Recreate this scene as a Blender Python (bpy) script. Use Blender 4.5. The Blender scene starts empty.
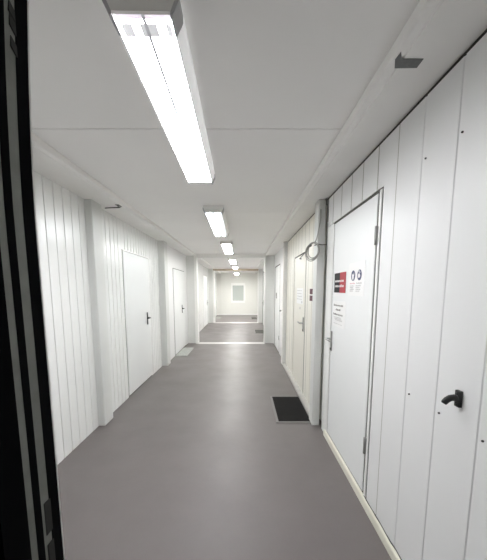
import bpy, bmesh, math, random
from mathutils import Vector, Matrix
random.seed(4)
sc = bpy.context.scene
COL = sc.collection
R = math.radians

# ------------------------------------------------------------------ materials
def mat(name, col, rough=0.5, metal=0.0, noise=0.0, nscale=6.0, bump=0.0, bscale=40.0, coat=0.0, spec=0.5, emit=None, estr=0.0):
    m = bpy.data.materials.new(name); m.use_nodes = True
    nt = m.node_tree; b = nt.nodes['Principled BSDF']
    b.inputs['Base Color'].default_value = (*col, 1)
    b.inputs['Roughness'].default_value = rough
    b.inputs['Metallic'].default_value = metal
    b.inputs['Specular IOR Level'].default_value = spec
    if coat:
        b.inputs['Coat Weight'].default_value = coat; b.inputs['Coat Roughness'].default_value = 0.12
    tc = nt.nodes.new('ShaderNodeTexCoord')
    if noise:
        n = nt.nodes.new('ShaderNodeTexNoise'); n.inputs['Scale'].default_value = nscale; n.inputs['Detail'].default_value = 6
        nt.links.new(tc.outputs['Object'], n.inputs['Vector'])
        r = nt.nodes.new('ShaderNodeValToRGB')
        r.color_ramp.elements[0].position = 0.3; r.color_ramp.elements[1].position = 0.7
        r.color_ramp.elements[0].color = (*[c*(1-noise) for c in col], 1)
        r.color_ramp.elements[1].color = (*[min(1, c*(1+noise)) for c in col], 1)
        nt.links.new(n.outputs['Fac'], r.inputs['Fac']); nt.links.new(r.outputs['Color'], b.inputs['Base Color'])
    if bump:
        n2 = nt.nodes.new('ShaderNodeTexNoise'); n2.inputs['Scale'].default_value = bscale; n2.inputs['Detail'].default_value = 4
        nt.links.new(tc.outputs['Object'], n2.inputs['Vector'])
        bp = nt.nodes.new('ShaderNodeBump'); bp.inputs['Strength'].default_value = bump; bp.inputs['Distance'].default_value = 0.01
        nt.links.new(n2.outputs['Fac'], bp.inputs['Height']); nt.links.new(bp.outputs['Normal'], b.inputs['Normal'])
    if emit:
        b.inputs['Emission Color'].default_value = (*emit, 1); b.inputs['Emission Strength'].default_value = estr
    return m

M = {}
M['wall']   = mat('white_wall_panel', (0.815, 0.82, 0.82), 0.38, noise=0.015, nscale=1.5, bump=0.03, bscale=3)
M['gloss']  = mat('glossy_white_steel', (0.87, 0.875, 0.865), 0.25, noise=0.012, nscale=1.5, bump=0.05, bscale=4)
M['cream']  = mat('cream_wall_panel', (0.83, 0.81, 0.73), 0.38, noise=0.02, nscale=2)
M['ceil']   = mat('ceiling_board', (0.90, 0.89, 0.875), 0.6, noise=0.015, nscale=1.2)
M['beam']   = mat('beam_paint', (0.88, 0.87, 0.85), 0.45, noise=0.03, nscale=3)
M['post']   = mat('post_paint', (0.70, 0.71, 0.69), 0.4, noise=0.02, nscale=3)
M['trim']   = mat('white_trim', (0.86, 0.86, 0.84), 0.35)
M['endw']   = mat('off_white_panel', (0.76, 0.76, 0.72), 0.4)
M['skirt']  = mat('cream_skirting', (0.79, 0.77, 0.67), 0.45, noise=0.06, nscale=9)
M['sill']   = mat('grey_ledge', (0.45, 0.44, 0.42), 0.5, noise=0.08, nscale=8)
M['timber'] = mat('tan_timber', (0.46, 0.38, 0.28), 0.55, noise=0.15, nscale=8)
M['door']   = mat('door_white', (0.83, 0.845, 0.84), 0.40, noise=0.01, nscale=2)
M['doorc']  = mat('door_cream', (0.78, 0.76, 0.68), 0.36, noise=0.02, nscale=2)
M['gap']    = mat('dark_recess', (0.03, 0.03, 0.028), 0.8)
M['gap2']   = mat('painted_rebate_shade', (0.085, 0.085, 0.075), 0.8)  # shade of the door gaps, put into a dark colour
M['joint']  = mat('grey_joint_shade', (0.48, 0.475, 0.44), 0.6)  # joint grey that also stands in for groove shade
M['groove'] = mat('painted_gap_shade', (0.30, 0.30, 0.28), 0.6)  # gap shade as a mid-grey colour
M['steel']  = mat('brushed_steel', (0.42, 0.42, 0.41), 0.35, metal=0.85)
M['alu']    = mat('aluminium_strip', (0.62, 0.61, 0.59), 0.4, metal=0.2)
M['galv']   = mat('galvanised_hinge', (0.33, 0.33, 0.32), 0.45, metal=0.6)
M['black']  = mat('black_plastic', (0.012, 0.012, 0.013), 0.38)
M['screw']  = mat('dark_screw', (0.06, 0.06, 0.06), 0.4, metal=0.6)
M['rubber'] = mat('black_rubber', (0.006, 0.006, 0.007), 0.9, spec=0.06)
M['jamb']   = mat('dark_grey_metal', (0.22, 0.23, 0.205), 0.5, noise=0.12, nscale=30)
M['frameb'] = mat('black_frame', (0.004, 0.004, 0.005), 0.9, spec=0.05)
M['mat']    = mat('black_mat_pile', (0.011, 0.0105, 0.010), 0.95, noise=0.5, nscale=60, bump=0.8, bscale=220, spec=0.2)
M['matg']   = mat('grey_mat_pile', (0.36, 0.37, 0.35), 0.9, noise=0.25, nscale=50, bump=0.5, bscale=200, spec=0.2)
M['matd']   = mat('charcoal_mat_pile', (0.11, 0.11, 0.10), 0.9, noise=0.3, nscale=50, bump=0.5, bscale=200, spec=0.2)
M['matfr']  = mat('mat_frame_metal', (0.20, 0.19, 0.185), 0.5, metal=0.0)
M['tape']   = mat('grey_cloth_tape', (0.17, 0.175, 0.175), 0.7, noise=0.1, nscale=60, bump=0.2, bscale=400)
M['cable']  = mat('grey_cable', (0.36, 0.36, 0.33), 0.5)
M['cabled'] = mat('dark_cable', (0.07, 0.07, 0.06), 0.5)
M['paper']  = mat('white_paper', (0.88, 0.88, 0.87), 0.6)
M['ink']    = mat('grey_ink', (0.25, 0.23, 0.21), 0.7)
M['inkl']   = mat('pale_grey_ink', (0.55, 0.54, 0.53), 0.7)
M['blue']   = mat('mandatory_blue', (0.045, 0.055, 0.13), 0.6)
M['signk']  = mat('sign_black', (0.020, 0.018, 0.021), 0.6, spec=0.25)
M['signr']  = mat('sign_red', (0.40, 0.055, 0.07), 0.6, spec=0.25)
M['signp']  = mat('sign_maroon', (0.11, 0.04, 0.055), 0.6, spec=0.25)
M['pink']   = mat('pink_ink', (0.75, 0.45, 0.48), 0.6)
M['house']  = mat('lamp_housing', (0.85, 0.85, 0.84), 0.45)
M['houselit'] = mat('glowing_lamp_side', (0.85, 0.85, 0.85), 0.4, emit=(1, 1, 1), estr=0.32)
M['cap']    = mat('lamp_end_cap', (0.80, 0.79, 0.76), 0.5)
M['clip']   = mat('lamp_clip', (0.45, 0.45, 0.46), 0.5)
M['seam']   = mat('lens_seam', (0.35, 0.35, 0.37), 0.5, emit=(0.8, 0.8, 0.85), estr=0.3)
M['pane']   = mat('frosted_pane', (0.50, 0.54, 0.51), 0.12, coat=0.4)
M['room']   = mat('unlit_room_paint', (0.35, 0.35, 0.34), 0.9)

def lens_mat(name, col, strength, stripes=False):
    m = bpy.data.materials.new(name); m.use_nodes = True
    nt = m.node_tree; b = nt.nodes['Principled BSDF']
    b.inputs['Base Color'].default_value = (0.75, 0.76, 0.78, 1); b.inputs['Roughness'].default_value = 0.3
    b.inputs['Emission Color'].default_value = (*col, 1); b.inputs['Emission Strength'].default_value = strength
    if stripes:      # prismatic cover: faint lengthwise ribs
        tc = nt.nodes.new('ShaderNodeTexCoord'); w = nt.nodes.new('ShaderNodeTexWave')
        w.bands_direction = 'X'; w.inputs['Scale'].default_value = 11; w.inputs['Distortion'].default_value = 0.6
        nt.links.new(tc.outputs['Object'], w.inputs['Vector'])
        mr = nt.nodes.new('ShaderNodeMapRange'); mr.inputs['To Min'].default_value = strength*0.82; mr.inputs['To Max'].default_value = strength*1.15
        nt.links.new(w.outputs['Fac'], mr.inputs['Value']); nt.links.new(mr.outputs['Result'], b.inputs['Emission Strength'])
    return m
LENS = 57.0
M['lens']  = lens_mat('lit_lens', (0.985, 0.985, 1.0), LENS)
M['lensd'] = lens_mat('dim_lens', (0.80, 0.93, 1.0), 0.70, True)
M['lensw'] = lens_mat('warm_lens', (1.0, 0.99, 0.965), LENS*1.0)
M['lensf'] = lens_mat('far_lens', (1.0, 0.99, 0.965), LENS*0.9)
M['lense'] = lens_mat('end_lens', (1.0, 0.99, 0.965), LENS*2.0)
M['fill_glow'] = lens_mat('added_tube_glow', (0.93, 0.97, 1.0), 120.0)  # added glow, brightens the bay around the second lamp
M['end_glow'] = lens_mat('lens_end', (0.93, 0.80, 0.95), 0.85)
M['sock']  = lens_mat('socket_behind_lens', (0.95, 0.95, 0.98), 0.60)
M['sock'].node_tree.nodes['Principled BSDF'].inputs['Base Color'].default_value = (0.3, 0.3, 0.31, 1)

# floor: worn grey-brown vinyl
def floor_mat():
    m = bpy.data.materials.new('grey_vinyl'); m.use_nodes = True
    nt = m.node_tree; b = nt.nodes['Principled BSDF']; L = nt.links.new
    tc = nt.nodes.new('ShaderNodeTexCoord')
    n = nt.nodes.new('ShaderNodeTexNoise'); n.inputs['Scale'].default_value = 1.6; n.inputs['Detail'].default_value = 8; n.inputs['Roughness'].default_value = 0.65
    L(tc.outputs['Object'], n.inputs['Vector'])
    r = nt.nodes.new('ShaderNodeValToRGB')
    r.color_ramp.elements[0].position = 0.3; r.color_ramp.elements[0].color = (0.148, 0.130, 0.126, 1)
    r.color_ramp.elements[1].position = 0.72; r.color_ramp.elements[1].color = (0.174, 0.156, 0.151, 1)
    L(n.outputs['Fac'], r.inputs['Fac'])
    n3 = nt.nodes.new('ShaderNodeTexNoise'); n3.inputs['Scale'].default_value = 130; n3.inputs['Detail'].default_value = 3
    L(tc.outputs['Object'], n3.inputs['Vector'])
    mx = nt.nodes.new('ShaderNodeMix'); mx.data_type = 'RGBA'; mx.blend_type = 'MULTIPLY'; mx.inputs['Factor'].default_value = 0.16
    L(r.outputs['Color'], mx.inputs['A']); L(n3.outputs['Color'], mx.inputs['B'])
    L(mx.outputs['Result'], b.inputs['Base Color'])
    n2 = nt.nodes.new('ShaderNodeTexNoise'); n2.inputs['Scale'].default_value = 2.6; n2.inputs['Detail'].default_value = 5
    L(tc.outputs['Object'], n2.inputs['Vector'])
    mr = nt.nodes.new('ShaderNodeMapRange'); mr.inputs['To Min'].default_value = 0.34; mr.inputs['To Max'].default_value = 0.54
    L(n2.outputs['Fac'], mr.inputs['Value']); L(mr.outputs['Result'], b.inputs['Roughness'])
    bp = nt.nodes.new('ShaderNodeBump'); bp.inputs['Strength'].default_value = 0.12; bp.inputs['Distance'].default_value = 0.02
    n4 = nt.nodes.new('ShaderNodeTexNoise'); n4.inputs['Scale'].default_value = 5; n4.inputs['Detail'].default_value = 5
    L(tc.outputs['Object'], n4.inputs['Vector']); L(n4.outputs['Fac'], bp.inputs['Height']); L(bp.outputs['Normal'], b.inputs['Normal'])
    return m
M['floor'] = floor_mat()

# ------------------------------------------------------------------ mesh helpers
class MB:
    def __init__(s): s.bm = bmesh.new(); s.mats = []
    def slot(s, m):
        if m not in s.mats: s.mats.append(m)
        return s.mats.index(m)
    def faces(s, verts, faces, m, smooth=False):
        vs = [s.bm.verts.new(v) for v in verts]; i = s.slot(m)
        for f in faces:
            try:
                fc = s.bm.faces.new([vs[k] for k in f]); fc.material_index = i; fc.smooth = smooth
            except ValueError: pass
        return vs
    def box(s, x0, x1, y0, y1, z0, z1, m, bevel=0.0):
        v = [(x, y, z) for z in (z0, z1) for y in (y0, y1) for x in (x0, x1)]
        f = [(0,2,3,1), (4,5,7,6), (0,1,5,4), (2,6,7,3), (0,4,6,2), (1,3,7,5)]
        if not bevel: s.faces(v, f, m); return s
        t = bmesh.new(); vs = [t.verts.new(p) for p in v]
        for q in f: t.faces.new([vs[k] for k in q])
        bmesh.ops.bevel(t, geom=t.edges[:], offset=bevel, segments=2, affect='EDGES', profile=0.6)
        t.verts.index_update()
        s.faces([p.co.copy() for p in t.verts], [[p.index for p in q.verts] for q in t.faces], m); t.free()
        return s
    def prism(s, poly, axis, a, b, m, smooth=False):
        """extrude a closed 2D polygon along an axis from a to b; poly in the two other axes (order x,y,z)"""
        n = len(poly)
        def P(p, t):
            return {'x': (t, p[0], p[1]), 'y': (p[0], t, p[1]), 'z': (p[0], p[1], t)}[axis]
        v = [P(p, a) for p in poly] + [P(p, b) for p in poly]
        f = [tuple(range(n))[::-1], tuple(range(n, 2*n))] + [(i, (i+1) % n, n+(i+1) % n, n+i) for i in range(n)]
        vs = s.faces(v, f, m); return s
    def tube(s, pts, r, m, seg=8, closed=False):
        pts = [Vector(p) for p in pts]; n = len(pts); rings = []
        rad = r if isinstance(r, (list, tuple)) else [r]*n
        up = Vector((0.13, 0.31, 0.94)); vs = []
        for i, p in enumerate(pts):
            d = (pts[min(i+1, n-1)] - pts[max(i-1, 0)])
            d.normalize()
            a = d.cross(up)
            if a.length < 0.05: a = d.cross(Vector((1, 0, 0)))
            a.normalize(); b = d.cross(a)
            for k in range(seg):
                t = 2*math.pi*k/seg; vs.append(p + (a*math.cos(t)+b*math.sin(t))*rad[i])
        f = []
        for i in range(n-1):
            for k in range(seg):
                f.append((i*seg+k, i*seg+(k+1) % seg, (i+1)*seg+(k+1) % seg, (i+1)*seg+k))
        f.append(tuple(range(seg))[::-1]); f.append(tuple(range((n-1)*seg, n*seg)))
        s.faces(vs, f, m, True); return s
    def build(s, name, parent=None):
        bmesh.ops.recalc_face_normals(s.bm, faces=s.bm.faces[:])
        me = bpy.data.meshes.new(name); s.bm.to_mesh(me); s.bm.free()
        for m in s.mats: me.materials.append(M[m])
        o = bpy.data.objects.new(name, me); COL.objects.link(o)
        if parent: o.parent = parent; o.matrix_parent_inverse = parent.matrix_world.inverted() if False else Matrix.Translation(-parent.location)
        return o

def tag(o, label, cat=None, group=None, kind=None):
    o['label'] = label
    if cat: o['category'] = cat
    if group: o['group'] = group
    if kind: o['kind'] = kind
    return o
def empty(name, loc, label, cat, group=None, kind=None):
    o = bpy.data.objects.new(name, None); COL.objects.link(o); o.location = loc; o.empty_display_size = 0.1
    return tag(o, label, cat, group, kind)

# ------------------------------------------------------------------ dimensions (metres; eye at the origin, 1.5 m up)
XL, XR = -1.60, 0.84          # wall faces
BL, BR = -1.29, 0.585         # inner edges of the two ceiling beams
H, HS = 2.45, 2.40            # ceiling, beam soffit
Y0, YE = 0.42, 16.64
P1, P2 = 7.85, 12.75          # the two portals

# ------------------------------------------------------------------ floor and ceiling
b = MB(); b.box(XL-0.1, XR+0.1, -1.6, YE+0.1, -0.1, 0, 'floor'); o = b.build('floor')
tag(o, 'grey-brown vinyl floor running the length of the corridor', 'floor', kind='structure')

b = MB()
seams = [1.83, 3.72, 5.61, 7.5, 9.6, 11.5, 13.6, 15.4]
ys = [-1.6] + seams + [YE+0.1]
for a, c in zip(ys[:-1], ys[1:]):
    b.box(XL-0.1, XR+0.1, a+0.0035, c-0.0035, H, H+0.05, 'ceil')
b.box(XL-0.1, XR+0.1, -1.6, YE+0.1, H+0.012, H+0.08, 'gap')
o = b.build('ceiling'); tag(o, 'pale grey ceiling boards with thin cross joints', 'ceiling', kind='structure')

# ------------------------------------------------------------------ ceiling beams along both walls
def beam(x_in, x_out, name, label):
    s = 1 if x_out > x_in else -1
    for_poly = [(x_in, H+0.02), (x_in, HS+0.012), (x_in+s*0.003, HS+0.004), (x_in+s*0.010, HS+0.001), (x_in+s*0.030, HS+0.001), (x_in+s*0.034, HS+0.004), (x_in+s*0.042, HS+0.004), (x_in+s*0.046, HS), (x_out, HS), (x_out, H+0.02)]
    b = MB(); b.prism(for_poly, 'y', Y0, YE, 'beam'); o = b.build(name)
    return tag(o, label, 'beam', kind='structure')
beam(BL, XL-0.1, 'trim_1', 'boxed ceiling beam above the left wall, with the dark hook under it')
beam(BR, XR+0.1, 'trim_2', 'boxed ceiling beam above the right wall, with grey tape under it')

# ------------------------------------------------------------------ walls: profiles swept upward
def groove_profile(y0, y1, grooves, x, out, w=0.014, d=0.0035):
    """wall face line with V joints; out=+1 when the room lies on the -x side"""
    pts = [(x, y0)]
    for g in grooves:
        ww, dd = w, d
        if isinstance(g, tuple): g, ww, dd = g
        if y0+ww < g < y1-ww:
            pts += [(x, g-ww/2), (x+out*dd, g-ww*0.2), (x+out*dd, g+ww*0.2), (x, g+ww/2)]
    pts.append((x, y1)); return pts
def rib_profile(y0, y1, pitch, x, out, d=0.010, bulge=0.0011, n=4):
    """steel sheet: nearly flat panels parted by narrow pressed ribs"""
    k = max(1, round((y1-y0)/pitch)); p = (y1-y0)/k
    pts = [(x, y0)]
    for i in range(k):
        a = y0+i*p; bl = bulge*random.uniform(0.5, 1.4)
        for j in range(n+1):
            t = j/n; yy = a+0.008+(p-0.016)*t
            pts.append((x-out*bl*4*t*(1-t), yy))
        if i < k-1:
            pts += [(x+out*d, a+p-0.005), (x+out*d, a+p-0.001), (x-out*0.003, a+p+0.002), (x-out*0.003, a+p+0.005)]
    pts.append((x, y1))
    return pts
def wall_prism(b, prof, back, z0, z1, m):
    poly = prof + [(back, prof[-1][1]), (back, prof[0][1])]
    b.prism(poly, 'z', z0, z1, m)

GL = [0.28+0.23*i for i in range(0, 12)]
def gr(y0): return [(1.655, 0.008, 0.012) if abs(g-1.655) < 0.02 else g for g in GL]
# right wall
b = MB(); bk = XR+0.10; ztop = HS-0.016
g1 = [0.28, 0.51, 0.74, 0.97, 1.20, 1.43, (1.655, 0.007, 0.014)]
wall_prism(b, groove_profile(Y0, 1.80, g1, XR+0.004, 1), bk, 0.0, ztop, 'wall')
wall_prism(b, groove_profile(1.80, 2.935, [1.89, 2.12, 2.33, 2.56, 2.79], XR+0.004, 1), bk, 2.118, ztop, 'wall')
wall_prism(b, [(XR+0.05, 2.936), (XR+0.05, 3.16)], bk, 0.0, ztop, 'post')
wall_prism(b, groove_profile(3.16, 3.875, [3.29, 3.52, 3.75], XR, 1, 0.013, 0.009), bk, 0.0, ztop, 'cream')
wall_prism(b, groove_profile(3.875, 4.775, [3.98, 4.21, 4.44, 4.67], XR, 1, 0.013, 0.009), bk, 2.012, ztop, 'cream')
wall_prism(b, groove_profile(4.775, 5.545, [4.90, 5.13, 5.36], XR, 1, 0.013, 0.009), bk, 0.0, ztop, 'cream')
wall_prism(b, groove_profile(5.62, 6.62, [5.9, 6.15, 6.4], XR, 1, 0.006, 0.003), bk, 0.0, HS, 'wall')
wall_prism(b, groove_profile(6.62, 7.70, [6.9, 7.2], XR, 1, 0.006, 0.003), bk, 2.085, HS, 'wall')
wall_prism(b, [(XR, 7.70), (XR, P1+0.2)], bk, 0.0, HS, 'wall')
wall_prism(b, groove_profile(P1+0.2, 11.2, [8.5, 9.0, 9.5, 10, 10.5, 11], XR, 1), bk, 0, HS, 'wall')
wall_prism(b, [(XR, 11.2), (XR, 12.10)], bk, 2.2, HS, 'wall')
wall_prism(b, [(XR, 12.10), (XR, P2+0.2)], bk, 0, HS, 'wall')
wall_prism(b, groove_profile(P2+0.2, YE, [13.2, 13.7, 14.2, 14.7, 15.2, 15.7, 16.2], XR, 1), bk, 0, HS, 'wall')
b.box(XR+0.006, bk, Y0, 5.545, ztop, HS, 'gap')  # near-black filler, paints the shade in the slot under the beam
for y in (3.29, 3.52, 3.75, 4.90, 5.13, 5.36): b.box(XR-0.0006, XR+0.02, y-0.006, y+0.006, 0.03, ztop, 'joint')  # flush grey strips stand in for the shade inside the grooves
for y in (3.98, 4.21, 4.44, 4.67): b.box(XR-0.0006, XR+0.02, y-0.006, y+0.006, 2.02, ztop, 'joint')  # groove shade as grey strips, above the cream door
for y in (1.89, 2.12, 2.33, 2.56, 2.79): b.box(XR+0.003, XR+0.02, y-0.003, y+0.003, 2.12, ztop, 'joint')  # groove shade as thin grey strips, above the white door
b.box(XR+0.0035, XR+0.02, 1.6515, 1.6585, 0, ztop, 'joint')
b.box(bk-0.005, bk+0.03, Y0, YE, 0, H, 'gap')
wr = b.build('wall_right'); tag(wr, 'right-hand corridor wall of white and cream grooved panels with doors', 'wall', kind='structure')
# screws in the near panels
for i, (y, z) in enumerate(((1.40, 2.10), (1.177, 2.10), (1.395, 0.971), (1.172, 0.971), (0.946, 0.969))):
    s = MB(); pts = [(XR+0.006, y, z), (XR-0.0005, y, z), (XR-0.003, y, z)]
    s.tube(pts, [0.0042, 0.0042, 0.002], 'screw', 10); q = s.build('screw', wr); q['label'] = 'dark screw head'

# left wall
b = MB(); bk = XL-0.10
wall_prism(b, rib_profile(Y0, 3.0, 0.122, XL, -1), bk, 0, HS, 'gloss')
wall_prism(b, rib_profile(3.19, 3.83, 0.102, XL, -1), bk, 0, HS, 'gloss')
wall_prism(b, rib_profile(3.83, 4.87, 0.102, XL, -1), bk, 2.022, HS, 'gloss')
wall_prism(b, rib_profile(4.87, 5.46, 0.102, XL, -1), bk, 0, HS, 'gloss')
wall_prism(b, [(XL+0.05, 5.68), (XL+0.05, 6.33)], bk, 0, HS, 'wall')
wall_prism(b, [(XL+0.05, 6.33), (XL+0.05, 7.56)], bk, 1.965, HS, 'wall')
wall_prism(b, [(XL+0.05, 7.56), (XL+0.05, P1+0.2)], bk, 0, HS, 'wall')
wall_prism(b, rib_profile(P1+0.2, 11.2, 0.20, XL+0.04, -1), bk, 0, HS, 'gloss')
wall_prism(b, [(XL+0.04, 11.2), (XL+0.04, 12.30)], bk, 2.05, HS, 'gloss')
wall_prism(b, [(XL+0.04, 12.30), (XL+0.04, P2+0.2)], bk, 0, HS, 'gloss')
wall_prism(b, rib_profile(P2+0.2, 14.6, 0.25, XL+0.05, -1), bk, 0, HS, 'gloss')
wall_prism(b, [(XL+0.05, 14.6), (XL+0.05, 15.7)], bk, 2.1, HS, 'gloss')
wall_prism(b, rib_profile(15.7, YE, 0.25, XL+0.05, -1), bk, 0, HS, 'gloss')
b.box(bk-0.03, bk+0.005, Y0, YE, 0, H, 'gap')
wl = b.build('wall_left'); tag(wl, 'left-hand corridor wall of glossy white ribbed steel sheet', 'wall', kind='structure')

# end wall around its window
WX0, WX1, WZ0, WZ1 = -0.66, 0.03, 0.80, 1.74
b = MB()
def endp(x0, x1, z0, z1):
    poly = [(x0, YE)]
    x = math.ceil(x0/0.25)*0.25
    while x < x1-0.02:
        if x > x0+0.02: poly += [(x-0.006, YE), (x, YE+0.005), (x+0.006, YE)]
        x += 0.25
    poly += [(x1, YE), (x1, YE+0.1), (x0, YE+0.1)]
    b.prism(poly, 'z', z0, z1, 'endw')
endp(XL, WX0, 0, H); endp(WX1, XR, 0, H); endp(WX0, WX1, 0, WZ0); endp(WX0, WX1, WZ1, H)
o = b.build('wall_end'); tag(o, 'cream panelled wall closing the far end of the corridor', 'wall', kind='structure')
b = MB(); b.box(XL+0.05, XR, YE-0.03, YE, 0, 0.07, 'trim'); o = b.build('baseboard_end')
tag(o, 'white skirting along the foot of the far end wall', 'skirting', kind='structure')

w = empty('window_1', ((WX0+WX1)/2, YE, WZ0), 'small white-framed window with a grey pane in the end wall', 'window', kind='structure')
b = MB()
for a in ((WX0-0.06, WX1+0.06, WZ1-0.03, WZ1+0.12), (WX0-0.06, WX1+0.06, WZ0-0.09, WZ0+0.04)): b.box(a[0], a[1], YE-0.035, YE+0.03, a[2], a[3], 'trim', 0.006)
for a in ((WX0-0.06, WX0+0.03), (WX1-0.03, WX1+0.08)): b.box(a[0], a[1], YE-0.035, YE+0.03, WZ0+0.04, WZ1-0.03, 'trim', 0.006)
b.build('window_frame', w)
b = MB(); b.box(WX0+0.03, WX1-0.03, YE+0.005, YE+0.02, WZ0+0.04, WZ1-0.03, 'pane'); b.build('glass', w)
b = MB()
b.box(WX0+0.03, WX0+0.045, YE-0.005, YE+0.01, WZ0+0.04, WZ1-0.03, 'steel'); b.box(WX1-0.045, WX1-0.03, YE-0.005, YE+0.01, WZ0+0.04, WZ1-0.03, 'steel')
b.box(WX0+0.045, WX1-0.045, YE-0.005, YE+0.01, WZ1-0.05, WZ1-0.03, 'steel'); b.box(WX0+0.045, WX1-0.045, YE-0.005, YE+0.01, WZ0+0.04, WZ0+0.055, 'steel')
b.build('window_gasket', w)

# ------------------------------------------------------------------ posts at the container joints
def post(x0, x1, y0, y1, name, label, m='post', bev=0.012):
    b = MB(); b.box(x0, x1, y0, y1, 0, HS, m, bev); o = b.build(name)
    return tag(o, label, 'post', kind='structure')
post(XL-0.05, -1.525, 2.985, 3.19, 'trim_3', 'pale grey wall post on the left nearest the viewer, under the hook')
post(XL-0.05, -1.485, 5.46, 5.69, 'trim_4', 'pale grey wall post on the left between the two white doors')
post(0.757, XR-0.002, 2.995, 3.15, 'trim_5', 'pale grey wall post on the right with the cable coil')
post(0.768, XR+0.08, 5.59, 5.72, 'trim_6', 'slim white wall post on the right beyond the cream door', 'trim')

# dark end of a bracket between post and door frame
b = MB(); b.box(XR-0.002, XR+0.05, 2.945, 2.975, 2.17, ztop, 'galv', 0.004); o = b.build('trim_7')
tag(o, 'dark joint bracket beside the top of the cable post', 'bracket', kind='structure')

# portals
def portal(y, xl, xr, names, header_m, zb, labels, hb=0.028):
    b = MB(); b.box(XL, xl-0.075, y, y+0.22, 0, HS, 'post'); b.box(xl-0.075, xl, y-0.012, y+0.22, 0, zb, 'trim', 0.006); o = b.build(names[0]); tag(o, labels[0], 'pillar', kind='structure')
    b = MB(); b.box(xr+0.03, XR+0.02, y, y+0.22, 0, HS, 'post'); b.box(xr, xr+0.03, y-0.012, y+0.22, 0, zb, 'trim', 0.006); o = b.build(names[1]); tag(o, labels[1], 'pillar', kind='structure')
    b = MB(); b.box(xl-0.08, xr+0.03, y, y+0.2, zb+hb, H+0.01, header_m[0]); b.box(xl-0.06, xr+0.02, y-0.012, y+0.21, zb, zb+hb, header_m[1], 0.004); o = b.build(names[2]); tag(o, labels[2], 'header', kind='structure')
    b = MB(); b.prism([(y-0.10, 0), (y-0.08, 0.010), (y+0.10, 0.010), (y+0.12, 0)], 'x', xl-0.05, xr+0.02, 'alu'); o = b.build(names[3]); tag(o, labels[3], 'threshold', kind='structure')
portal(P1, -1.265, 0.575, ('trim_8', 'trim_9', 'trim_10', 'trim_11'), ('beam', 'trim'), 2.345,
       ('white left pillar of the nearer portal across the corridor', 'white right pillar of the nearer portal across the corridor',
        'white header of the nearer portal, under the third lamp', 'bright metal floor strip under the nearer portal'))
portal(P2, -1.29, 0.64, ('trim_12', 'trim_13', 'trim_14', 'trim_15'), ('beam', 'timber'), 2.315,
       ('white left pillar of the far portal with the tan header', 'white right pillar of the far portal with the tan header',
        'tan timber header across the far portal', 'pale floor strip under the tan far header'), hb=0.07)

# skirting and ledge at the foot of the right wall
b = MB()
prof = []
b.prism([(XR-0.012, 0), (XR-0.012, 0.05), (XR-0.008, 0.058), (XR+0.01, 0.062), (XR+0.01, 0)], 'y', Y0, 2.80, 'skirt')
o = b.build('baseboard_right'); tag(o, 'cream skirting along the foot of the near right wall', 'skirting', kind='structure')
b = MB(); pts = [(XR+0.003+0.002*math.sin(i*2.3), 1.35+0.06*i, 0.066+0.003*math.sin(i*1.7)) for i in range(9)]
b.tube(pts, 0.0035, 'gap', 6); q = b.build('cracked_sealant', o); q['label'] = 'dark crack in the sealant'
b = MB(); b.prism([(0.778, 0), (0.784, 0.028), (XR+0.004, 0.034), (XR+0.004, 0)], 'y', 3.15, 5.59, 'sill')
o = b.build('trim_16'); tag(o, 'grey ledge at the foot of the cream door', 'ledge', kind='structure')

# ------------------------------------------------------------------ doors
def lever_handle(parent, x, y, z, side, dirn, m, plate=(0.038, 0.17), lev=0.12, low=0.075, knob=True):
    """side: +1 when the door is on the right wall (room towards -x); dirn: lever direction along y"""
    o_ = -side
    b = MB(); h = plate[1]
    b.box(min(x, x+o_*0.009), max(x, x+o_*0.009), y-plate[0]/2, y+plate[0]/2, z-low-0.02, z-low-0.02+h, m, 0.003)
    hd = b.build('handle_plate', parent)
    b = MB()
    b.tube([(x+o_*0.005, y, z), (x+o_*0.03, y, z), (x+o_*0.048, y, z), (x+o_*0.055, y+dirn*0.012, z), (x+o_*0.056, y+dirn*lev*0.6, z+0.002), (x+o_*0.052, y+dirn*lev, z-0.002)],
           [0.011, 0.010, 0.010, 0.010, 0.009, 0.008], m, 10)
    lv = b.build('lever', hd); lv.matrix_parent_inverse = Matrix.Translation(-parent.location)
    lv.matrix_parent_inverse = (Matrix.Translation(hd.parent.location) @ hd.matrix_parent_inverse).inverted()
    b = MB(); b.tube([(x+o_*0.006, y, z-low), (x+o_*0.013, y, z-low)], 0.011, 'gap' if m != 'black' else 'black', 10)
    kh = b.build('key_cylinder', hd); kh.matrix_parent_inverse = lv.matrix_parent_inverse.copy()
    return hd
def hinge(parent, x, y, z, m='galv', L=0.10, r=0.010):
    b = MB(); b.tube([(x, y, z-L/2), (x, y, z-L/6), (x, y, z+L/6), (x, y, z+L/2)], r, m, 10)
    b.box(x, x+0.010, y-0.010, y+0.010, z-L/2, z+L/2, m); return b.build('hinge', parent)

# door 1: white door on the right wall, nearest
d = empty('door_1', (XR, 2.29, 0.06), 'white door on the right wall with red and black sign', 'door', kind='structure')
b = MB(); b.box(XR+0.002, XR+0.045, 1.868, 2.715, 0.075, 2.095, 'door', 0.004); b.build('door_leaf', d)
b = MB()
b.box(XR+0.003, XR+0.06, 2.765, 2.935, 0.0, 2.112, 'trim', 0.004)
b.box(XR+0.001, XR+0.05, 2.733, 2.757, 0.06, 2.10, 'trim', 0.002)
b.box(XR+0.002, XR+0.06, 1.816, 1.847, 0.06, 2.108, 'trim', 0.003)
b.build('door_frame', d)
b = MB(); b.box(XR+0.008, XR+0.08, 1.802, 2.933, 0.062, 2.116, 'gap2'); b.build('door_gap_shade', d)  # dark filler, paints the shade in the gaps round the leaf
for z in (1.835, 0.43): hinge(d, XR-0.003, 1.850, z, 'galv', 0.115, 0.0115)
lever_handle(d, XR+0.002, 2.685, 1.03, 1, -1, 'steel', (0.036, 0.19), 0.12, 0.095)
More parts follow.
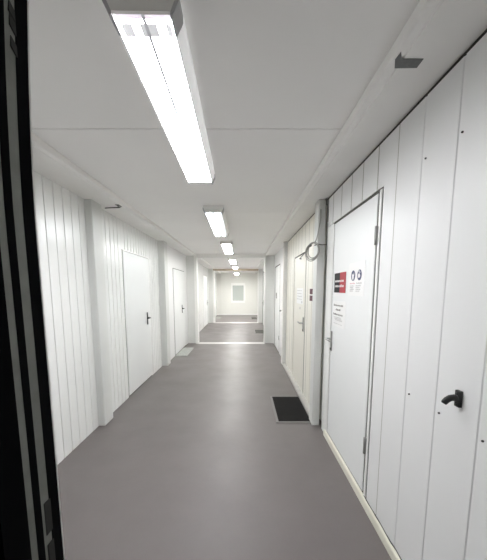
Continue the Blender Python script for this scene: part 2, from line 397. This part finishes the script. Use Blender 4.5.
# door 2: cream door
d = empty('door_2', (XR, 4.32, 0.03), 'cream door on the right wall beyond the cable coil', 'door', kind='structure')
b = MB(); b.box(XR-0.001, XR+0.045, 3.905, 4.745, 0.035, 1.99, 'doorc', 0.004); b.build('door_leaf', d)
b = MB(); b.box(XR+0.001, XR+0.08, 3.877, 4.773, 0.0, 2.010, 'gap2'); b.build('door_gap_shade', d)
b = MB(); b.box(XR-0.006, XR+0.04, 4.755, 4.775, 0.03, 2.006, 'doorc', 0.002); b.build('door_frame', d)
lever_handle(d, XR-0.001, 3.965, 1.03, 1, 1, 'galv', (0.045, 0.20), 0.15, 0.10)
# door 3
d = empty('door_3', (XR, 7.1, 0.0), 'narrow white door on the right wall beside the nearer portal', 'door', kind='structure')
b = MB(); b.box(XR-0.002, XR+0.045, 6.66, 7.60, 0.01, 2.06, 'door', 0.003); b.build('door_leaf', d)
b = MB(); b.box(XR+0.0008, XR+0.08, 6.622, 7.698, 0.0, 2.083, 'gap2'); b.build('door_gap_shade', d)
hinge(d, XR-0.004, 6.64, 0.36)
b = MB(); b.tube([(XR, 6.22, 1.03), (XR-0.025, 6.22, 1.03), (XR-0.03, 6.22, 1.03), (XR-0.045, 6.22, 1.03), (XR-0.05, 6.22, 1.03)], [0.010, 0.010, 0.024, 0.024, 0.012], 'galv', 12)
q = b.build('wall_knob', wr); q['label'] = 'small grey knob'
# door 4: left wall near
d = empty('door_4', (XL, 4.35, 0.0), 'larger white door on the left wall with black lever', 'door', kind='structure')
b = MB(); b.box(XL-0.035, XL+0.006, 3.850, 4.855, 0.018, 2.005, 'door', 0.004); b.build('door_leaf', d)
b = MB(); b.box(XL-0.08, XL-0.004, 3.832, 4.868, 0.0, 2.020, 'gap2'); b.build('door_gap_shade', d)
b = MB(); b.box(XL-0.03, XL+0.004, 4.859, 4.87, 0.0, 2.02, 'trim'); b.box(XL-0.03, XL+0.012, 3.83, 4.87, 2.008, 2.022, 'trim'); b.build('door_frame', d)
lever_handle(d, XL+0.006, 4.70, 1.03, -1, -1, 'black', (0.042, 0.20), 0.13, 0.09)
# door 5: left wall, further
d = empty('door_5', (XL+0.05, 6.95, 0.0), 'white door on the left wall beside the grey mat', 'door', kind='structure')
b = MB(); b.box(XL+0.012, XL+0.053, 6.375, 7.545, 0.012, 1.952, 'door', 0.004); b.build('door_leaf', d)
b = MB(); b.box(XL-0.04, XL+0.045, 6.332, 7.558, 0.0, 1.963, 'gap2'); b.build('door_gap_shade', d)
lever_handle(d, XL+0.053, 7.17, 1.02, -1, -1, 'black', (0.042, 0.20), 0.13, 0.09)
# door 6: left, between the portals
d = empty('door_6', (XL+0.04, 11.75, 0.0), 'white door on the left wall between the two portals', 'door', kind='structure')
b = MB(); b.box(XL+0.0, XL+0.044, 11.22, 12.28, 0.012, 2.035, 'door', 0.004); b.build('door_leaf', d)
b = MB(); b.box(XL-0.05, XL+0.036, 11.202, 12.298, 0.0, 2.048, 'groove'); b.build('door_gap_shade', d)  # grey filler, gap shade painted in
lever_handle(d, XL+0.044, 12.15, 0.93, -1, -1, 'black', (0.05, 0.22), 0.13, 0.09)
# door 7: right, between the portals
d = empty('door_7', (XR, 11.65, 0.0), 'white door on the right wall between the two portals', 'door', kind='structure')
b = MB(); b.box(XR-0.002, XR+0.045, 11.23, 12.06, 0.012, 2.17, 'door', 0.004); b.build('door_leaf', d)
b = MB(); b.box(XR+0.001, XR+0.08, 11.202, 12.098, 0.0, 2.198, 'gap2'); b.build('door_gap_shade', d)
b = MB(); b.box(XR-0.03, XR, 12.10, 12.16, 0.0, 2.25, 'galv'); b.build('door_frame', d)
lever_handle(d, XR+0.002, 11.99, 0.93, 1, -1, 'black', (0.05, 0.22), 0.13, 0.09)
# door 8: left, in the last section
d = empty('door_8', (XL+0.05, 15.15, 0.0), 'white door on the left wall past the tan header', 'door', kind='structure')
b = MB(); b.box(XL+0.012, XL+0.054, 14.62, 15.68, 0.012, 2.085, 'door', 0.004); b.build('door_leaf', d)
b = MB(); b.box(XL-0.05, XL+0.046, 14.602, 15.698, 0.0, 2.098, 'gap2'); b.build('door_gap_shade', d)

# ------------------------------------------------------------------ the doorway the photographer stands in
def bow(z):
    return 0.0137*((min(z, 1.95)-1.58)/0.274)**1.6 if z > 1.58 else 0.0
def strip(b, x0, x1, y0, y1, m, z0=0.0, z1=2.2, n=44):
    v = []; f = []
    for i in range(n+1):
        z = z0+(z1-z0)*i/n; k = bow(z)
        v += [(x0, y0, z), (x1+k, y0, z), (x1+k, y1, z), (x0, y1, z)]
    for i in range(n):
        for k in range(4): f.append((4*i+k, 4*i+(k+1) % 4, 4*i+4+(k+1) % 4, 4*i+4+k))
    f += [(3, 2, 1, 0), (4*n, 4*n+1, 4*n+2, 4*n+3)]
    b.faces(v, f, m)
d = empty('door_9', (-0.33, 0.39, 0.0), 'dark door frame edge at the left of the picture, close to the viewer', 'door', kind='structure')
JX = -0.2825
b = MB(); strip(b, -0.52, JX-0.006, 0.22, 0.4005, 'frameb'); b.build('door_frame', d)
b = MB(); strip(b, JX-0.008, JX, 0.3800, 0.4000, 'rubber'); b.build('door_seal', d)
b = MB(); strip(b, JX-0.008, JX+0.0002, 0.4000, 0.4028, 'trim'); b.build('frame_edge', d)
b = MB(); strip(b, JX-0.008, JX-0.0005, 0.3640, 0.3805, 'jamb'); b.build('jamb_strip', d)
b = MB(); strip(b, JX-0.008, JX, 0.3515, 0.3640, 'rubber'); b.build('door_seal', d)
b = MB(); strip(b, JX-0.008, JX-0.0005, 0.3385, 0.3515, 'jamb'); b.build('jamb_strip', d)
b = MB(); strip(b, JX-0.008, JX+0.001, 0.30, 0.3385, 'frameb'); b.build('door_stop', d)
for z0, z1 in ((1.148, 1.198), (1.085, 1.133)):
    b = MB(); b.box(JX-0.006, JX+0.0006, 0.3695, 0.3825, z0, z1, 'gap', 0.001); b.build('strike_slot', d)['label'] = 'black strike slot'
for z, dz, y in ((1.820, 0.012, 0.376), (1.806, 0.018, 0.377), (1.784, 0.012, 0.378)):
    b = MB(); k = bow(z)
    b.prism([(y-0.006, z), (y+0.003, z-0.006), (y+0.003, z-0.006+dz), (y-0.005, z+dz)], 'x', JX+k-0.004, JX+k+0.0012, 'gap')
    b.build('scrape_mark', d)['label'] = 'black scrape'
# partition that holds the doorway, and the unlit room behind the viewer
b = MB()
b.box(XL-0.1, -0.50, 0.36, 0.40, 0, H, 'room'); b.box(0.60, XR+0.1, 0.36, 0.40, 0, H, 'room'); b.box(-0.50, 0.60, 0.36, 0.40, 2.2, H, 'room')
o = b.build('wall_front'); tag(o, 'dark partition around the doorway at the left edge of the picture', 'wall', kind='structure')
b = MB()
b.box(XL-0.1, XL, -1.6, 0.36, 0, H, 'room'); b.box(XR, XR+0.1, -1.6, 0.36, 0, H, 'room'); b.box(XL-0.1, XR+0.1, -1.7, -1.6, 0, H, 'room')
o = b.build('wall_back'); tag(o, 'dark walls of the room behind the viewer, outside the picture', 'wall', kind='structure')

# ------------------------------------------------------------------ ceiling lamps
def lamp(y0, y1, lens_m, label, cx=-0.343, yaw=0.0, zb=2.37, drop=0.0, socket=False, side='house', fill_tubes=False):
    """built around its own origin on the ceiling, then set in place with a slight turn"""
    L = (y1-y0)/2; zt = 0.0; zl = zb-(H-drop)
    t = bpy.data.objects.new('ceiling_lamp', None); COL.objects.link(t)
    tag(t, label, 'lamp', 'long fluorescent lamps down the corridor ceiling')
    b = MB()
    for s in (-1, 1):
        b.prism([(s*0.118, zt), (s*0.118, zl+0.036), (s*0.0985, zl-0.002), (s*0.0925, zl-0.002), (s*0.0905, zl+0.022), (s*0.0905, zt)], 'y', -L+0.012, L-0.012, side)
    b.box(-0.0905, 0.0905, -L+0.012, L-0.012, zl+0.024, zt, 'house')
    b.build('housing', t)
    b = MB(); b.box(-0.0905, -0.0015, -L+0.012, L-0.012, zl+0.012, zl+0.022, lens_m); b.box(0.0015, 0.0905, -L+0.012, L-0.012, zl+0.012, zl+0.022, lens_m)
    b.build('lens', t)
    b = MB(); b.box(-0.0055, 0.0055, -L+0.012, L-0.012, zl+0.010, zl+0.022, 'seam'); b.build('lens_seam', t)
    for ya, yb in ((-L, -L+0.012), (L-0.012, L)):
        b = MB(); b.prism([(-0.120, zt), (-0.120, zl+0.034), (-0.100, zl+0.008), (0.100, zl+0.008), (0.120, zl+0.034), (0.120, zt)], 'y', ya, yb, 'cap'); b.build('end_cap', t)
    for s in (-1, 1):
        for ya, yb in ((-L-0.004, -L+0.075), (L-0.05, L+0.004)):
            b = MB()
            b.prism([(s*0.0920, zl-0.004), (s*0.100, zl-0.005), (s*0.1215, zl+0.036), (s*0.1215, zt-0.022), (s*0.117, zt-0.022), (s*0.0935, zl+0.004)], 'y', ya, yb, 'clip')
            b.build('corner_clip', t)
    if socket:
        for xa, xb in ((-0.084, -0.048), (-0.021, 0.036), (0.066, 0.083)):
            b = MB(); b.box(xa, xb, -L+0.048, -L+0.098, zl+0.0105, zl+0.013, 'sock'); q = b.build('lamp_socket', t); q['label'] = 'pale tube socket seen through the lens'
        b = MB(); b.box(-0.0905, 0.0905, -L+0.012, -L+0.030, zl+0.0112, zl+0.013, 'end_glow'); q = b.build('lens_end', t); q['label'] = 'mauve end edge of the lens'
    if fill_tubes:  # extra glowing tubes, added to brighten the walls of this bay
        for x in (-0.044, 0.044):
            b = MB(); b.tube([(x, -L+0.06, zl+0.0125), (x, L-0.05, zl+0.0125)], 0.009, 'fill_glow', 10); q = b.build('added_light_tube', t); q['label'] = 'bright tube added at the bluish lens to light the walls'
    t.location = (cx, (y0+y1)/2, H-drop); t.rotation_euler = (0, 0, R(yaw))
    return t
lamp(1.020, 2.490, 'lens', 'bright white ceiling lamp nearest the viewer, with grey corner clips', cx=-0.341, yaw=1.15, socket=True, side='houselit')
lamp(3.400, 4.930, 'lensd', 'dimmer bluish ceiling lamp, second from the viewer', cx=-0.358, yaw=0.9, fill_tubes=True)
lamp(5.760, 7.290, 'lensw', 'white ceiling lamp just before the nearer portal', cx=-0.350, yaw=0.8)
lamp(8.750, 10.28, 'lensf', 'small bright ceiling lamp just past the nearer portal')
lamp(11.30, 12.60, 'lensf', 'ceiling lamp just before the tan header')
lamp(13.55, 15.05, 'lense', 'ceiling lamp past the tan header, above the end window', zb=2.24, drop=0.10)
# stems of the last lamp
t = [o for o in COL.objects if o.name.startswith('ceiling_lamp')][-1]
for y in (13.9, 14.7):
    b = MB(); b.tube([(0, y-14.3, 0.0), (0, y-14.3, 0.10)], 0.02, 'house', 8); b.build('stem', t).matrix_parent_inverse = Matrix.Identity(4)

# ------------------------------------------------------------------ mats
def floor_mat_thing(x0, x1, y0, y1, m, label, frame=True, name='door_mat'):
    t = empty(name, ((x0+x1)/2, (y0+y1)/2, 0), label, 'mat')
    f = 0.028 if frame else 0.0
    if frame:
        b = MB(); hh = 0.009
        b.box(x0, x1, y0, y0+f, 0, hh, 'matfr'); b.box(x0, x1, y1-f, y1, 0, hh, 'matfr'); b.box(x0, x0+f, y0+f, y1-f, 0, hh, 'matfr'); b.box(x1-f*0.4, x1, y0+f, y1-f, 0, hh, 'matfr')
        b.build('mat_frame', t)
    b = MB(); b.box(x0+f, x1-f*0.4, y0+f, y1-f, 0, 0.012, m, 0.003); b.build('mat_pad', t)
    return t
floor_mat_thing(0.372, 0.777, 3.055, 3.855, 'mat', 'black doormat in a grey metal frame before the cream door')
floor_mat_thing(-1.535, -1.275, 6.28, 7.20, 'matg', 'light grey mat at the white door on the left', False)
floor_mat_thing(0.39, 0.73, 9.62, 10.45, 'matd', 'charcoal mat on the right just past the nearer portal')
floor_mat_thing(0.39, 0.70, 14.2, 15.15, 'matd', 'charcoal mat on the right past the far floor strip')
floor_mat_thing(-1.53, -1.20, 14.5, 15.3, 'matg', 'pale mat on the left past the far floor strip', False)

# ------------------------------------------------------------------ signs and notices
XS = XR+0.002
def panel(b, y0, y1, z0, z1, x, m, t=0.002):
    b.box(x-t, x, y0, y1, z0, z1, m)
def letters(b, ya, yb, z, h, x, m, n, rnd):
    """one row of lettering too small to read; ya is the far (left) end"""
    y = ya; step = (yb-ya)/n
    for i in range(n):
        hh = h*rnd.choice((0.7, 0.7, 1.0, 0.72)); w_ = abs(step)*rnd.uniform(0.45, 0.72)
        yy0, yy1 = sorted((y, y+math.copysign(w_, step)))
        b.box(x-0.0012, x, yy0, yy1, z, z+hh, m); y += step
rn = random.Random(3)
# red and black sign
t = empty('door_sign', (XS, 2.51, 1.475), 'half black, half red sign on the nearest right-hand door', 'sign')
b = MB(); panel(b, 2.368, 2.656, 1.470, 1.642, XS, 'signk', 0.003); b.build('sign_board', t)
b = MB(); panel(b, 2.366, 2.505, 1.469, 1.643, XS-0.002, 'signr', 0.0025); b.build('red_field', t)
b = MB()
letters(b, 2.625, 2.400, 1.562, 0.023, XS-0.0044, 'paper', 8, rn); letters(b, 2.630, 2.395, 1.518, 0.023, XS-0.0044, 'paper', 9, rn)
b.build('sign_lettering', t)['kind'] = 'stuff'
# hygiene notice with two blue mandatory signs
t = empty('hygiene_notice', (XS, 2.15, 1.44), 'white notice with two blue round symbols on the nearest right-hand door', 'notice')
b = MB(); panel(b, 2.005, 2.300, 1.450, 1.700, XS, 'paper', 0.0015); b.build('paper', t)
def disc(b, y, z, r, x, m, t_=0.001, n=28, sy=1.0):
    b.prism([(y+r*sy*math.cos(2*math.pi*i/n), z+r*math.sin(2*math.pi*i/n)) for i in range(n)], 'x', x-t_, x, m)
for k, yc in enumerate((2.212, 2.092)):
    b = MB(); disc(b, yc, 1.603, 0.039, XS-0.0016, 'blue'); ds = b.build('symbol_disc', t)
    b = MB()
    if k == 0:   # masked head
        disc(b, yc, 1.610, 0.022, XS-0.0027, 'paper'); disc(b, yc, 1.622, 0.010, XS-0.0036, 'blue', sy=1.6)
        b.prism([(yc-0.018, 1.592), (yc+0.018, 1.592), (yc+0.010, 1.572), (yc-0.010, 1.572)], 'x', XS-0.0037, XS-0.0027, 'paper')
    else:        # hand under water
        b.prism([(yc+0.026, 1.606), (yc+0.004, 1.618), (yc-0.016, 1.600), (yc-0.010, 1.584), (yc+0.020, 1.582)], 'x', XS-0.0036, XS-0.0027, 'paper')
        disc(b, yc+0.006, 1.630, 0.007, XS-0.0036, 'paper'); disc(b, yc-0.012, 1.622, 0.005, XS-0.0036, 'paper')
    q = b.build('pictogram', ds); q.matrix_parent_inverse = (Matrix.Translation(ds.parent.location) @ ds.matrix_parent_inverse).inverted()
b = MB()
letters(b, 2.270, 2.165, 1.540, 0.010, XS-0.002, 'pink', 8, rn); letters(b, 2.140, 2.040, 1.540, 0.010, XS-0.002, 'inkl', 8, rn)
for i in range(4):
    letters(b, 2.270, 2.180+0.02*(i % 2), 1.522-0.013*i, 0.007, XS-0.002, 'inkl', 12, rn); letters(b, 2.150, 2.060+0.02*(i % 2), 1.522-0.013*i, 0.007, XS-0.002, 'inkl', 12, rn)
b.build('notice_lettering', t)['kind'] = 'stuff'
# instruction sheet below
t = empty('instruction_sheet', (XS, 2.52, 1.17), 'white sheet with grey lines of text below the red and black sign', 'notice')
b = MB(); panel(b, 2.350, 2.675, 1.165, 1.395, XS, 'paper', 0.0012); b.build('paper', t)
b = MB()
letters(b, 2.650, 2.400, 1.349, 0.018, XS-0.0013, 'ink', 13, rn); letters(b, 2.590, 2.465, 1.310, 0.018, XS-0.0013, 'ink', 6, rn); letters(b, 2.655, 2.405, 1.268, 0.018, XS-0.0013, 'ink', 13, rn)
for i in range(3): letters(b, 2.640-0.02*i, 2.450-0.02*i, 1.246-0.012*i, 0.007, XS-0.0013, 'inkl', 18, rn)
letters(b, 2.640, 2.410, 1.190, 0.005, XS-0.0013, 'inkl', 22, rn)
b.build('notice_lettering', t)['kind'] = 'stuff'
# two maroon plaques beside the cream door
for z0, lb in ((1.434, 'upper of the two small maroon plaques beside the cream door'), (1.352, 'lower of the two small maroon plaques beside the cream door')):
    t = empty('door_plaque', (XR, 3.45, z0), lb, 'sign', 'maroon plaques beside the cream door')
    b = MB(); panel(b, 3.385, 3.625, z0, z0+0.074, XR, 'paper', 0.003); b.build('plaque_base', t)
    b = MB(); panel(b, 3.392, 3.618, z0+0.003, z0+0.071, XR-0.003, 'signp', 0.0012); b.build('plaque_face', t)
# paper on the cream door
t = empty('taped_paper', (XR-0.001, 4.3, 1.28), 'white paper notice taped to the cream door', 'notice')
b = MB(); panel(b, 4.03, 4.50, 1.285, 1.515, XR-0.001, 'paper', 0.0015); b.build('paper', t)
b = MB()
for i in range(4): letters(b, 4.47, 4.10, 1.475-0.042*i, 0.012, XR-0.0026, 'inkl', 14, rn)
disc(b, 4.10, 1.315, 0.018, XR-0.0026, 'inkl', sy=1.6); b.build('notice_lettering', t)['kind'] = 'stuff'
b = MB(); panel(b, 4.20, 4.26, 1.205, 1.235, XR-0.001, 'inkl', 0.001); panel(b, 4.215, 4.245, 1.235, 1.24, XR-0.001, 'inkl', 0.001); o = b.build('sticker')
tag(o, 'faint grey sticker below the paper on the cream door', 'sticker')
# small dark notice on the third door
t = empty('narrow_notice', (XR+0.004, 7.3, 1.30), 'small dark notice on the narrow white door by the portal', 'notice')
b = MB(); panel(b, 7.20, 7.36, 1.27, 1.41, XR-0.002, 'ink', 0.003); b.build('notice_board', t)
b = MB(); panel(b, 7.23, 7.33, 1.30, 1.33, XR-0.005, 'inkl', 0.001); b.build('notice_band', t)

# ------------------------------------------------------------------ cable coil on the post
t = empty('cable_coil', (0.75, 3.0, 1.90), 'coiled grey cable hanging from the right wall post', 'cable')
A, B_ = Vector((0.682, 3.175, 1.905)), Vector((0.768, 2.935, 1.905))
C_, U = (A+B_)/2, (B_-A)/2
b = MB()
pts = []
for i in range(5*26+1):
    a = 2*math.pi*i/26+1.2; k = i//26
    rr = 0.90+0.07*math.sin(i*0.11)+0.05*(k-2)
    p = C_+U*rr*math.cos(a)*0.98+Vector((0, 0, 0.093*rr*math.sin(a)-0.004*k))
    p += Vector((-0.006*(k-2), -0.004*(k-2), 0)); pts.append(p)
b.tube(pts, 0.0046, 'cable', 7); b.build('coil', t)
b = MB()
b.tube([(0.778, 2.986, 2.30), (0.779, 2.983, 2.22), (0.775, 2.980, 2.17), (0.758, 2.976, 2.09), (0.742, 2.972, 2.01), (0.728, 2.97, 1.972)], 0.005, 'cable', 8); b.build('riser', t)
b = MB()
b.tube([(0.725, 2.99, 1.945), (0.76, 2.975, 1.955), (0.80, 2.98, 1.950), (0.845, 2.985, 1.952)], 0.005, 'cabled', 8); b.build('strap', t)
b = MB()
b.tube([(0.805, 4.16, 1.935), (0.79, 3.90, 1.945), (0.765, 3.55, 1.965), (0.73, 3.25, 1.965), (0.715, 3.08, 1.955)], 0.006, 'cabled', 8)
b.tube([(0.805, 4.16, 1.935), (0.835, 4.20, 1.935)], 0.008, 'cabled', 8); b.build('tail', t)

# ------------------------------------------------------------------ black hook on the right wall
t = empty('wall_hook', (XR+0.004, 1.065, 1.08), 'black wall hook on the near right-hand panels', 'hook')
b = MB(); b.box(XR-0.010, XR+0.004, 1.053, 1.080, 1.044, 1.110, 'black', 0.004); b.build('hook_plate', t)
b = MB(); b.tube([(XR-0.004, 1.066, 1.076), (XR-0.020, 1.067, 1.081), (XR-0.034, 1.068, 1.079), (XR-0.046, 1.069, 1.071), (XR-0.054, 1.070, 1.061), (XR-0.057, 1.070, 1.056)],
                 [0.013, 0.013, 0.0125, 0.012, 0.0115, 0.009], 'black', 12); b.build('hook_arm', t)
for z in (1.053, 1.101):
    b = MB(); b.tube([(XR-0.008, 1.066, z), (XR-0.0125, 1.066, z)], 0.004, 'screw', 8); b.build('screw', t)

# ------------------------------------------------------------------ tape and hook under the beams
b = MB()
zt = HS-0.0018
b.prism([(0.598, 1.243), (0.619, 1.286), (0.709, 1.284), (0.708, 1.238), (0.622, 1.238), (0.601, 1.205)], 'z', zt, HS, 'tape')
o = b.build('tape_patch'); tag(o, 'grey cloth tape patch under the right ceiling beam', 'tape')
t = empty('beam_hook', (-1.43, 3.25, HS), 'thin dark hook bar under the left ceiling beam', 'hook')
b = MB(); b.tube([(-1.525, 3.27, HS-0.014), (-1.50, 3.268, HS-0.012), (-1.42, 3.262, HS-0.010), (-1.365, 3.258, HS-0.010), (-1.350, 3.257, HS-0.004), (-1.348, 3.257, HS)], 0.006, 'screw', 8); b.build('hook_bar', t)
b = MB(); b.box(-1.372, -1.332, 3.17, 3.262, HS-0.006, HS, 'galv', 0.002); b.tube([(-1.350, 3.20, HS-0.014), (-1.350, 3.20, HS)], 0.011, 'screw', 10); b.build('hook_bracket', t)

# ------------------------------------------------------------------ world, camera
wd = bpy.data.worlds.new('World'); sc.world = wd; wd.use_nodes = True
wd.node_tree.nodes['Background'].inputs['Color'].default_value = (0.01, 0.01, 0.01, 1)
wd.node_tree.nodes['Background'].inputs['Strength'].default_value = 0.3

cam = bpy.data.cameras.new('Camera'); co = bpy.data.objects.new('Camera', cam); COL.objects.link(co)
co.location = (0, 0, 1.5); co.rotation_euler = (R(90-6.96), 0, 0)
cam.sensor_fit = 'VERTICAL'; cam.sensor_height = 36; cam.lens = 36*285/560; cam.shift_y = 44/560; cam.shift_x = 0
cam.clip_start = 0.02; cam.clip_end = 100
sc.camera = co
try:
    sc.cycles.max_bounces = 14; sc.cycles.diffuse_bounces = 10; sc.cycles.use_denoising = True
except Exception: pass
vs = sc.view_settings
vs.view_transform = 'Standard'; vs.look = 'None'; vs.gamma = 1.0; vs.use_curve_mapping = False
vs.exposure = -0.13
